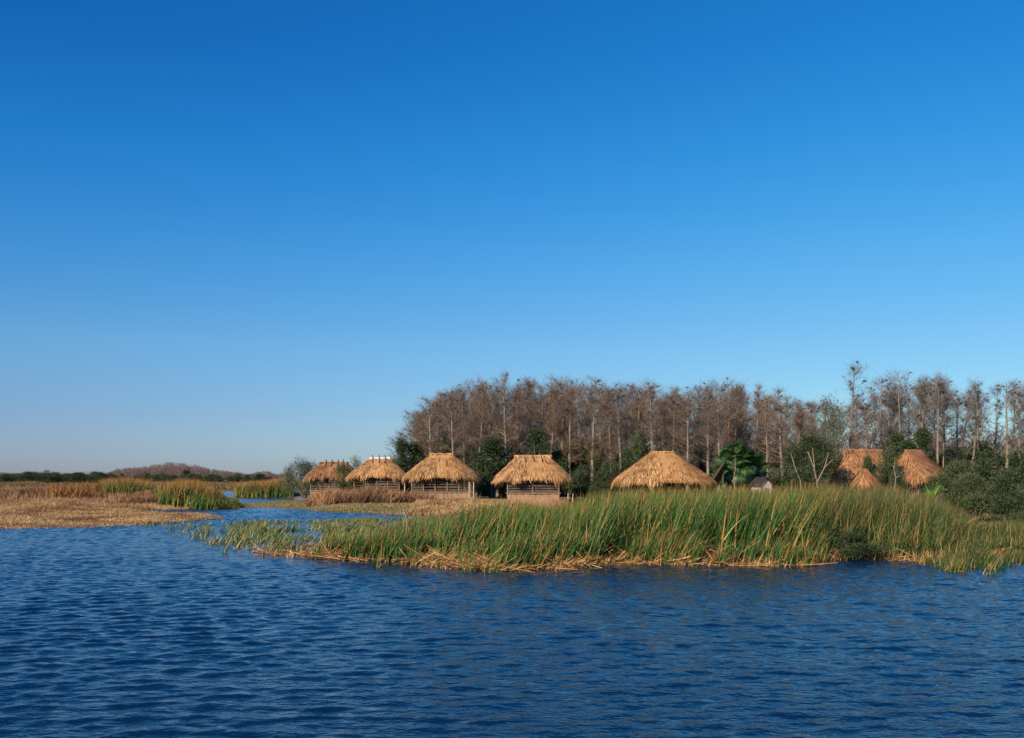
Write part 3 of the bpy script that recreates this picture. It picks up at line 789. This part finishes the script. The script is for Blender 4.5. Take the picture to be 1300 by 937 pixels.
pbush('dark', 1322, 52, 585, 60, 'dark bush just past the right edge of the thicket', G1)
bush('dark', XY(1088, 31.2), 31.2, 1.0, 1.7, 'low black shrub added as the shadow gap at the water edge below the low thatched shelter', G1, z=-.15)  # shrub added to darken the waterline where only a shadow gap lies
pbush('dark', 1214, 46, 640, 40, 'low dark shrub among the olive reeds left of the thicket', G1, z=0)
pbush('mid', 1305, 44, 640, 50, 'low olive shrub at the right edge among the reeds', G1, z=0)
GU = 'dark undergrowth bushes beneath the cypresses'
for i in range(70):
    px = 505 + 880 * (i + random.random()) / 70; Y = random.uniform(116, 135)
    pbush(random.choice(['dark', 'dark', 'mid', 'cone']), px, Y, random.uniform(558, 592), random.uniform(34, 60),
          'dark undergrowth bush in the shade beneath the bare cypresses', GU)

# forked pale-trunked tree
def forked_tree():
    o = empty('forked_tree', (XY(1034, 82), 82, .3)); tag(o, 'dense dark green tree with pale forked trunks behind the reeds', 'tree', None)
    tk = MB()
    def P(px, py): return (XY(px - 1034 + 650, 82), random.uniform(-.3, .1) - .9, 2.3 - (py - 606) * 82 / 1250)
    for pts, r in [([(1032, 640), (1033, 612), (1029, 594), (1022, 573)], .085), ([(1033, 612), (1042, 592), (1046, 575)], .065), ([(1041, 594), (1053, 583)], .05),
                   ([(1013, 640), (1012, 610), (1004, 592), (1000, 575)], .065), ([(1029, 594), (1027, 568)], .05)]:
        tk.tube([P(*p) for p in pts], np.linspace(r, r * .5, len(pts)), 6)
    tk.build('trunk', M['bark_pale'], o, True)
    t2, cm = leafy(333, 6.0, 5.2, 9000, M['leaf_dark'], lumps=22)
    c = link('crown', cm, o); c.location = (-.2, .9, -.1)
forked_tree()
for px, Y, pts, lab in [(931, 82, [(0, -.1), (.05, 1.5), (-.05, 2.3), (.1, 3.0), (.05, 4.2)], 'bare crooked sapling with a pale stem in front of the palm'),
                        (1133.5, 81, [(0, -.1), (.0, 1.4), (.1, 2.3), (-.05, 3.1), (.05, 4.0)], 'pale crooked dead stem between the two right-hand huts')]:
    o = empty('dead_sapling', (XY(px, Y), Y, .3)); tag(o, lab, 'sapling')
    mb = MB(); q = [(a, -.4, b) for a, b in pts]; mb.tube(q, np.linspace(.06, .02, 5), 6)
    mb.build('trunk', M['bark_pale'], o, True)
    mb = MB(); mb.tube([q[2], (q[2][0] + .35, -.4, q[2][2] + .15)], [.04, .02], 5); mb.tube([q[3], (q[3][0] - .3, -.4, q[3][2] + .4)], [.03, .012], 5); mb.build('branch', M['bark_pale'], o, True)

# cabbage palms
def frond_mesh():
    mb = MB(); n = 26
    mb.tube([(0, 0, 0), (.45, 0, .10), (.85, 0, .08)], [.02, .016, .012], 4, mi=0)
    a = np.linspace(-1.9, 1.9, n)
    for k in a:
        d = np.array([math.cos(k), math.sin(k), 0]); L = .85 * (1 - .12 * abs(k)); s = np.array([-d[1], d[0], 0]) * .045
        c = np.array([.85 - .0, 0, .08])
        p1 = c + d * L * .55 + [0, 0, .05 - .05 * abs(k)]; p2 = c + d * L + [0, 0, -.16 - .08 * abs(k)]
        mb.add([c - s * .3, c + s * .3, p1 + s, p1 - s, p2 + s * .15, p2 - s * .15], [[0, 1, 2, 3], [3, 2, 4, 5]])
    return mb.mesh('frond', M['palm'])
FR = frond_mesh()
def palm(px, Y, h, label, n=30, s=1.0):
    o = empty('cabbage_palm', (XY(px, Y), Y, .3)); tag(o, label, 'palm', 'cabbage palms by the shed')
    mb = MB(); mb.tube([(0, 0, -.1), (.05, 0, h * .5), (0, 0, h)], [.20, .17, .2], 9); mb.build('trunk', M['bark_dark'], o, True)
    for i in range(n):
        f = link('frond', FR, o); az = i * 2.4; el = R(75 - 130 * (i / n) + random.uniform(-8, 8))
        f.location = (0, 0, h + .05 - .3 * i / n)
        f.rotation_euler = (random.uniform(-.5, .5), -el, az); f.scale = (s, s, s)
palm(934, 85, 3.6, 'cabbage palm with a round green crown left of the whitewashed shed', 40, 1.25)
palm(953, 87, 3.0, 'cabbage palm with a lower crown directly behind the whitewashed shed', 34, 1.15)
palm(917, 86, 2.6, 'small cabbage palm beside the dark lean-to', 24, .85)

# yucca-like bright plant at the right
mb = MB(); n = 60; az = rng.uniform(0, 6.28, n)
P = np.zeros((n, 3)); blades(mb, P, rng.uniform(.7, 1.3, n), .07, np.stack([np.cos(az), np.sin(az)], -1) * rng.uniform(.1, 1.0, n)[:, None], .2)
o = mb.build('leafy_plant', leaf_mat('bright_leaf', [(0, (.08, .2, .03)), (1, (.2, .36, .07))])); o.location = (XY(1184, 60), 60, 1.1)
mb = MB(); mb.tube([(0, 0, -1.1), (0, 0, .05)], .05); mb.build('stem', M['bark_dark'], o)
tag(o, 'bright green spiky plant below the far right hut', 'plant')

# ------------------------------------------------------------------ distant trees
def wood_mass(name, label, spots, m, seed, wid=3.2):
    """a far-off wood: bare twigs and stems of many trees"""
    global rng
    rg = np.random.default_rng(seed); save = rng; rng = rg
    mb = MB()
    S = np.array(spots)                    # x, y, height
    k = 90
    P = np.repeat(S, k, 0); n = len(P); t = rg.uniform(.2, 1, n) ** .8
    r_ = wid * .5 * rg.uniform(0, 1, n) ** .5 * np.clip(1.25 - t, .35, 1); az = rg.uniform(0, 6.28, n)
    A = np.stack([P[:, 0] + np.cos(az) * r_, P[:, 1] + np.sin(az) * r_, P[:, 2] * t], -1)
    D = np.stack([np.cos(az) * .5, np.sin(az) * .5, rg.uniform(.3, 1.2, n)], -1) * rg.uniform(.5, 1.3, (n, 1))
    ribbons(mb, A, D, rg.uniform(.10, .22, n))
    A = np.stack([S[:, 0], S[:, 1], np.zeros(len(S))], -1); D = np.stack([np.zeros(len(S)), np.zeros(len(S)), S[:, 2] * .97], -1)
    ribbons(mb, A, D, .35)
    rng = save
    o = mb.build(name, m); tag(o, label, 'wood', None, 'stuff'); return o
mw = leaf_mat('far_bare_wood', [(0, (.10, .07, .065)), (.5, (.19, .135, .12)), (1, (.28, .20, .17))])
def dome(pa, pb, pxs, pys, Ya, Yb, n):
    out_ = []
    for i in range(n):
        px = random.uniform(pa, pb); Y = random.uniform(Ya, Yb)
        h = 2.3 + (606 - np.interp(px, pxs, pys)) * Y / 1250 * random.uniform(.55, 1.06)
        out_.append((XY(px, Y), Y, max(2.0, h)))
    return out_
wood_mass('distant_wood', 'far dome-shaped wood of bare mauve trees on the left horizon',
          dome(136, 318, [136, 150, 180, 215, 240, 262, 290, 318], [600, 595, 592, 587, 588, 594, 598, 602], 560, 660, 900), mw, 5)
wood_mass('distant_wood', 'low far strip of bare trees right of the dome-shaped wood',
          dome(312, 372, [312, 325, 338, 350, 372], [603, 599, 597, 602, 600], 480, 560, 180), mw, 6)
wood_mass('distant_wood', 'thin far strip of bare trees behind the bushes at the left edge of the photo',
          dome(-60, 140, [-60, 0, 20, 60, 75, 95, 140], [602, 599, 600, 596, 599, 601, 602], 640, 760, 420), mw, 7)
wood_mass('distant_wood', 'hazy bare trees glimpsed behind the cypress wood',
          dome(540, 1420, [540, 600, 1040, 1420], [575, 545, 548, 545], 172, 230, 620), M['twig_grey'], 8, 4.5)
GD = 'dark round bushes along the far left horizon'
for i in range(34):
    px = -30 + 345 * (i + random.uniform(.1, .9)) / 34
    Y = random.uniform(330, 420) if px < 140 else random.uniform(380, 450)
    w_ = random.uniform(16, 34) * (1 if px < 140 else .65)
    pbush('mid' if i % 3 else 'dark', px, Y, random.uniform(598, 601.5) if px < 140 else random.uniform(600, 604), w_,
          'small dark green bush on the far left horizon beneath the mauve wood', GD, z=0.2)
pbush('cone', 236, 430, 596, 14, 'dark taller tree in the middle of the far dome-shaped wood', GD, z=.2, name='evergreen_tree', cat='tree')
pbush('dark', 330, 400, 601, 30, 'dark bush at the right foot of the far wood', GD, z=.2)

# ------------------------------------------------------------------ grasses and reeds
def scatter(n, xa, xb, ya, yb, keep, persp=False):
    """random points where keep(x, y) is true"""
    out_ = []; got = 0
    while got < n:
        y = rng.uniform(ya, yb, n * 2)
        x = rng.uniform(xa, xb, n * 2)
        k = keep(x, y) > rng.uniform(0, 1, n * 2)
        out_.append(np.stack([x[k], y[k]], -1)); got += k.sum()
        if got == 0: break
    return np.vstack(out_)[:n]

def stand(name, label, cat, pts, hfun, leaves, width, m, lean, spread, curl=(.0, .5), z=None, segs=4, hj=.2):
    n = len(pts); mb = MB()
    z = ground_z(pts[:, 0], pts[:, 1]) if z is None else np.full(n, z)
    z = np.maximum(z, -.25)
    H = hfun(pts[:, 0], pts[:, 1])
    P = np.repeat(np.column_stack([pts, z]), leaves, 0); Hh = np.repeat(H, leaves) * (1 + .12 * hj - hj * 1.9 * rng.uniform(0, 1, n * leaves) ** 1.3)
    P[:, :2] += rng.normal(0, .05, (len(P), 2))
    az = rng.uniform(0, 6.28, len(P))
    ln = np.stack([np.cos(az), np.sin(az)], -1) * (np.abs(rng.normal(0, spread, len(P))))[:, None]
    ln[:, 0] += rng.normal(lean, lean * .35 + .03, len(P))
    blades(mb, P, Hh, rng.uniform(width * .7, width * 1.4, len(P)), ln, rng.uniform(*curl, len(P)), segs=segs)
    o = mb.build(name, m); tag(o, label, cat, None, 'stuff'); return o

def reed_h(x, y):
    px = 650 + x / y * 1250
    top = np.interp(px, [400, 440, 500, 560, 600, 640, 690, 720, 745, 790, 930, 960, 1000, 1120, 1180, 1210, 1240, 1320], [686, 674, 662, 648, 638, 634, 643, 639, 629, 621, 619, 621, 618, 617, 630, 650, 664, 660])
    h = 2.65 - (top - 606) * y / 1250
    h = np.clip(h, .25, 2.4) * (1 + .07 * wob(x, y, 2.5) + .05 * wob(x, y, .8))
    return np.where(px > 1020, h * (.55 + .45 * np.clip((y - 30) / 5, 0, 1)), h)
def near_keep(x, y):
    px = 650 + x / y * 1250; s = sdist(x, y, LAND)
    k = np.clip((s + .15) / 3.4, 0.0, 1) * np.clip((px - 430) / 300, .08, 1)
    return k * (px < 1420) * (px > 380) * (.12 + .88 * (wob(x, y, 1.3) > -.25)) * (.3 + .7 * (wob(x + 9, y, .5) > -.05))
fk = lambda a, b: (lambda x, y: near_keep(x, y) * ((650 + x / y * 1250) > a) * ((650 + x / y * 1250) < b))
stand('cattail_reeds', 'dense tall green reeds with orange dry tips bending right in the middle of the shore', 'reeds',
      scatter(4300, -7, 14, 27.3, 38, fk(380, 1040)), reed_h, 4, .034, M['reed'], .34, .32, hj=.34, curl=(-.1, .14))
stand('cattail_reeds', 'back part of the tall reed bed in front of the thatched huts', 'reeds',
      scatter(3900, -6, 22, 38, 62, fk(480, 1040)), lambda x, y: reed_h(x, y) * .97, 3, .046, M['reed'], .26, .24, hj=.3, curl=(-.1, .14))
stand('cattail_reeds', 'olive mixed reeds along the shore below the right-hand huts', 'reeds',
      scatter(3600, 8, 26, 28, 40, fk(1000, 1420)), reed_h, 4, .024, M['reed_olive'], .14, .32, hj=.34, curl=(-.1, .2))
stand('cattail_reeds', 'back part of the olive reeds in front of the right-hand thicket', 'reeds',
      scatter(3600, 10, 44, 40, 70, fk(1030, 1420)), lambda x, y: reed_h(x, y) * .92, 3, .034, M['reed_olive'], .18, .2, hj=.3, curl=(-.1, .2))
# broken leaves leaning across the stand
mb = MB(); pts = scatter(1500, -5, 22, 27.8, 40, fk(400, 1250)); n = len(pts)
P = np.column_stack([pts, rng.uniform(.05, .9, n)]); ln = np.stack([rng.normal(1.6, 1.4, n), rng.normal(-.3, .6, n)], -1)
blades(mb, P, rng.uniform(.6, 1.35, n), .026, ln, rng.uniform(.1, .6, n))
tag(mb.build('broken_reeds', M['straw']), 'broken straw-coloured reed leaves leaning across the green reeds', 'dead reeds', None, 'stuff')
# straw litter along the front edge
mb = MB()
def litter_keep(x, y):
    px = 650 + x / y * 1250; s = sdist(x, y, LAND) + wob(x, y, .8) * .15
    lim = np.interp(px, [300, 420, 600, 1000, 1060, 1130, 1300], [.1, .5, 2.6, 3.0, .8, .3, .6])
    return ((s > -.45) & (s < lim)) * (px > 320) * (px < 1400) * np.interp(px, [330, 420, 520, 1000, 1030, 1400], [.15, .4, 1, 1, .12, .12]) * (.10 + .90 * (wob(x, y, .7) + .5 * wob(x + 50, y, .3) > -.05))
pts = scatter(8500, -9.5, 24, 26.8, 36, litter_keep); n = len(pts)
az = rng.normal(0, .8, n) + math.pi * (rng.uniform(size=n) < .4); el = rng.normal(.15, .35, n)
L = rng.uniform(.12, .75, n) * np.where(rng.uniform(size=n) < .1, 1.7, 1)
D = np.stack([np.cos(az) * np.cos(el), np.sin(az) * np.cos(el), np.sin(el)], -1) * L[:, None]
A = np.column_stack([pts, np.maximum(ground_z(pts[:, 0], pts[:, 1]), 0) + rng.uniform(.0, .10, n) + np.clip(sdist(pts[:, 0], pts[:, 1], LAND), 0, 2.5) * .11 * rng.uniform(.3, 1, n) - np.minimum(D[:, 2], 0) * .8])
wv = np.array([0, 0, 1.]) * .5; r_ = rng.uniform(.007, .016, n)[:, None]
V = np.stack([A - wv * r_ * 2, A + wv * r_ * 2, A + D + wv * r_, A + D - wv * r_], 1).reshape(-1, 3)
mb.add(V, np.arange(n * 4).reshape(n, 4))
tag(mb.build('straw_litter', M['straw']), 'mat of fallen straw-coloured reed stalks along the water edge', 'dead reeds', None, 'stuff')
stand('reed_shoots', 'young bright green reed shoots pushing up through the straw edge', 'reeds',
      scatter(1500, -7, 14, 27, 33, lambda x, y: (lambda px, s: (s > -.35) * (s < 1.3) * (px > 400) * (px < 1050) * (wob(x, y, .9) > -.05) * 1.0)(650 + x / y * 1250, sdist(x, y, LAND))),
      lambda x, y: .95 + .3 * wob(x, y, 1), 5, .03, M['reed'], .25, .2, (0, .4), hj=.35)
# upright broken stubs on the edge
pts = scatter(1900, -9, 22, 26.8, 33, lambda x, y: (np.abs(sdist(x, y, LAND)) < .6) * ((650 + x / y * 1250) > 330) * 1.0)
stand('reed_stubs', 'short broken pale reed stubs standing at the water edge', 'dead reeds', pts, lambda x, y: np.full(x.shape, .38), 2, .028, M['straw'], .2, .35, (0, .3), hj=.45)

# sparse water plants on the left of the reed bed and at the right shore
def mk(x, y):
    px = 650 + x / y * 1250; py = 606 + 3250 / y
    top = np.interp(px, [180, 260, 330, 450, 510, 560, 650], [666, 663, 662, 660, 659, 655, 652]); bot = np.interp(px, [190, 255, 335, 430, 560], [673, 690, 703, 706, 712])
    k = (py > top) & (py < bot) & (px > 185) & (px < 640)
    dn = np.interp(px, [185, 260, 340, 420, 520], [.06, .22, .5, .85, 1.0])
    cl = wob(x, y, 1.1) + .5 * wob(x + 30, y, .45)
    return k * dn * np.clip(.22 + 1.0 * cl, .02, 1)
stand('water_plants', 'sparse yellow-green water plants spreading over the lake left of the reeds', 'water plants',
      scatter(6200, -25, 2, 30, 68, mk), lambda x, y: np.clip(.62 - .011 * (y - 32), .17, .7) * (1 + .3 * wob(x, y, 2)), 4, .030, M['marsh'], .3, .5, (0, .8), segs=3, z=-.04)
mk2 = lambda x, y: (lambda px, py: (px > 1150) * (px < 1400) * (py > np.interp(px, [1150, 1190, 1400], [706, 700, 690])) * (py < np.interp(px, [1150, 1190, 1225, 1262, 1285, 1400], [712, 722, 731, 730, 718, 724])) * np.clip(.2 + 1.2 * wob(x, y, .5), .02, 1))(650 + x / y * 1250, 606 + 3250 / y)
stand('water_plants', 'loose green and straw water plants in the lake at the right shore', 'water plants',
      scatter(1000, 10, 19, 25.5, 34, mk2), lambda x, y: .55 + .2 * wob(x, y, 1.2), 4, .026, M['reed_olive'], .1, .4, (0, .6), segs=3, z=-.06)
stand('water_plants', 'low leafy plants crowding the foot of the olive reeds', 'water plants',
      scatter(1100, 9, 24, 28.5, 34, fk(1130, 1400)), lambda x, y: .75 + .25 * wob(x, y, 1.2), 4, .032, M['reed_olive'], .05, .45, (0, .6), segs=3)

# single clumps standing free in the water
def clump(px, py, h, n, label, lean=.4, group='reed clumps standing in the water'):
    Y = 3250 / (py - 606); mb = MB(); P = np.column_stack([rng.normal(0, .11, (n, 2)), np.full(n, -.06)])
    ln = np.stack([rng.normal(lean, .3, n), rng.normal(0, .2, n)], -1)
    blades(mb, P, rng.uniform(h * .45, h, n), .028, ln, rng.uniform(0, .6, n))
    o = mb.build('reed_clump', M['reed']); o.location = (XY(px, Y), Y, 0); tag(o, label, 'reeds', group)
clump(402, 709, .75, 22, 'small green reed clump leftmost at the straw edge')
clump(478, 720, .62, 9, 'tiny reed clump standing alone in the water beside a bent straw stalk', .5)
clump(522, 721, .8, 14, 'reed clump standing in the water just left of the middle shore')
clump(548, 721, .55, 8, 'short reed clump close to the bend of the middle shore')
clump(440, 700, 1.0, 26, 'tall leaning green reed clump among the low plants left of the reed bed', .6)
clump(415, 694, .85, 18, 'reed clump behind the leftmost clump of the straw edge', .6)
clump(468, 690, 1.1, 24, 'tallest reed clump at the left tip of the reed bed', .6)
clump(285, 702, .8, 12, 'thin grey-green reed clump farthest left in the open water', .5)
clump(596, 726, .8, 22, 'thick reed clump at the nearest point of the middle shore', .25)
clump(621, 727, .75, 22, 'reed clump with pale stubs just right of the thickest clump at the shore', .2)
clump(733, 722, .5, 6, 'pale reed shoot in front of the straw edge under the slatted hut', .1)
clump(1020, 719, 1.0, 26, 'bright green upright reed clump at the end of the straw edge', .15)
clump(1212, 727, .7, 20, 'reed clump in the water below the far right hut', .1)
clump(1258, 730, .75, 18, 'reed clump nearest the camera at the right shore', .1)

# left bank: dry grass
def bankL(x, y):
    px = 650 + x / y * 1250; s = land(x, y)
    return (s > .1) * (x < -17) * (px > -60) * (px < 300) * ((y < 80) | (px < 215))
stand('dry_grass', 'low tan dry grass covering the left bank', 'grass', scatter(34000, -62, -17, 48.5, 92, lambda x, y: bankL(x, y) * 1.0),
      lambda x, y: np.clip(.22 + .22 * wob(x, y, 3) + .010 * (y - 50), .12, .75) * np.interp(x, [-40, -28], [1.15, .6]), 3, .026, M['drygrass'], .2, .45, (0, .7), segs=3)
stand('dry_grass', 'taller red-brown weeds behind the tan grass of the left bank', 'grass',
      scatter(13000, -100, -22, 84, 150, lambda x, y: bankL(x, y) * ((650 + x / y * 1250) < 200) * np.clip(.45 + wob(x, y, 6), .1, 1)),
      lambda x, y: np.clip(.9 + .45 * wob(x, y, 5), .25, 1.5), 3, .06, M['browngrass'], .1, .3, (0, .5), segs=3)
stand('far_scrub', 'brown and green scrub stretching to the left horizon', 'scrub',
      scatter(16000, -210, -45, 140, 380, lambda x, y: (land(x, y) > .3) * ((650 + x / y * 1250) > -60) * ((650 + x / y * 1250) < 400) * np.clip(.5 + wob(x, y, 14), .1, 1)),
      lambda x, y: np.clip(.8 + .5 * wob(x, y, 14), .25, 1.5), 3, .16, M['fargrass'], .05, .3, (0, .4), segs=2)
# reed beds of the left side
def bed(px0, px1, ya, yb): return lambda x, y: (land(x, y) > -.8) * ((650 + x / y * 1250) > px0) * ((650 + x / y * 1250) < px1) * 1.0
stand('cattail_reeds', 'green reed bed with rusty tips beside the left channel', 'reeds', scatter(3000, -36, -20, 82, 98, bed(200, 278, 0, 0)),
      lambda x, y: 2.3 + .3 * wob(x, y, 1.5) - .9 * np.clip((650 + x / y * 1250 - 245) / 30, 0, 1), 4, .06, M['reed_far'], .15, .2, hj=.42)
stand('cattail_reeds', 'low green reeds stepping down towards the channel from the left reed bed', 'reeds', scatter(900, -30, -20, 79.5, 90, bed(235, 303, 0, 0)),
      lambda x, y: 1.25 + .15 * wob(x, y, 3) - .6 * np.clip((650 + x / y * 1250 - 270) / 30, 0, 1), 4, .055, M['reed'], .15, .22, hj=.4)
stand('cattail_reeds', 'green and rusty reed bed behind the tan left bank', 'reeds', scatter(3200, -70, -38, 108, 132, bed(126, 192, 0, 0)),
      lambda x, y: 2.1 + .5 * wob(x, y, 2.5), 4, .07, M['reed_far'], .12, .2, hj=.45)
stand('cattail_reeds', 'rusty-tipped reed bed across the channel left of the first hut', 'reeds', scatter(3000, -50, -26, 128, 146, bed(298, 372, 0, 0)),
      lambda x, y: 2.1 + .3 * wob(x, y, 2), 4, .075, M['reed_far'], .1, .18, hj=.4)
stand('brown_grass', 'rusty brown brush at the left end of the far-bank reeds', 'grass', scatter(1500, -66, -44, 100, 126, lambda x, y: (lambda px: (px > 60) * (px < 140) * np.clip(.4 + wob(x, y, 2), .05, 1))(650 + x / y * 1250)),
      lambda x, y: np.clip(1.5 + .6 * wob(x, y, 2), .5, 2.1), 4, .07, M['rust'], .1, .35, (0, .6), segs=3, hj=.4)
# meadow in front of the huts
stand('meadow_grass', 'short green and tan grass on the bank in front of the left huts', 'grass',
      scatter(22000, -30, 4, 66, 112, lambda x, y: (land(x, y) > .5) * ((650 + x / y * 1250) > 295) * 1.0),
      lambda x, y: np.clip(.15 + .08 * wob(x, y, 3), .05, .26) * np.where(x < -17, .6, 1), 3, .035, M['meadow'], .1, .4, (0, .6), segs=2)
stand('brown_grass', 'tall red-brown dry grass in front of the left huts', 'grass',
      scatter(4200, -21, -4, 84, 96, lambda x, y: (lambda px: (px > 388) * (px < 552) * np.where(px > 525, .3, 1) * np.clip(.5 + wob(x, y, 2), .12, 1))(650 + x / y * 1250)),
      lambda x, y: np.clip(1.3 + .6 * wob(x, y, .9) + .3 * wob(x, y, 2.5), .3, 2.1) * np.interp(650 + x / y * 1250, [388, 400, 520, 552], [.6, 1, .95, .6]), 4, .05, M['browngrass'], .25, .42, (0, .8), segs=3, hj=.4)
stand('brown_grass', 'tan grass between the third hut and the reed bed', 'grass',
      scatter(5000, -8, 8, 66, 86, lambda x, y: (lambda px: (px > 520) * (px < 720) * 1.0)(650 + x / y * 1250)),
      lambda x, y: np.clip(.42 + .3 * wob(x, y, 2), .15, .8), 4, .04, M['drygrass'], .2, .3, (0, .6), segs=3)
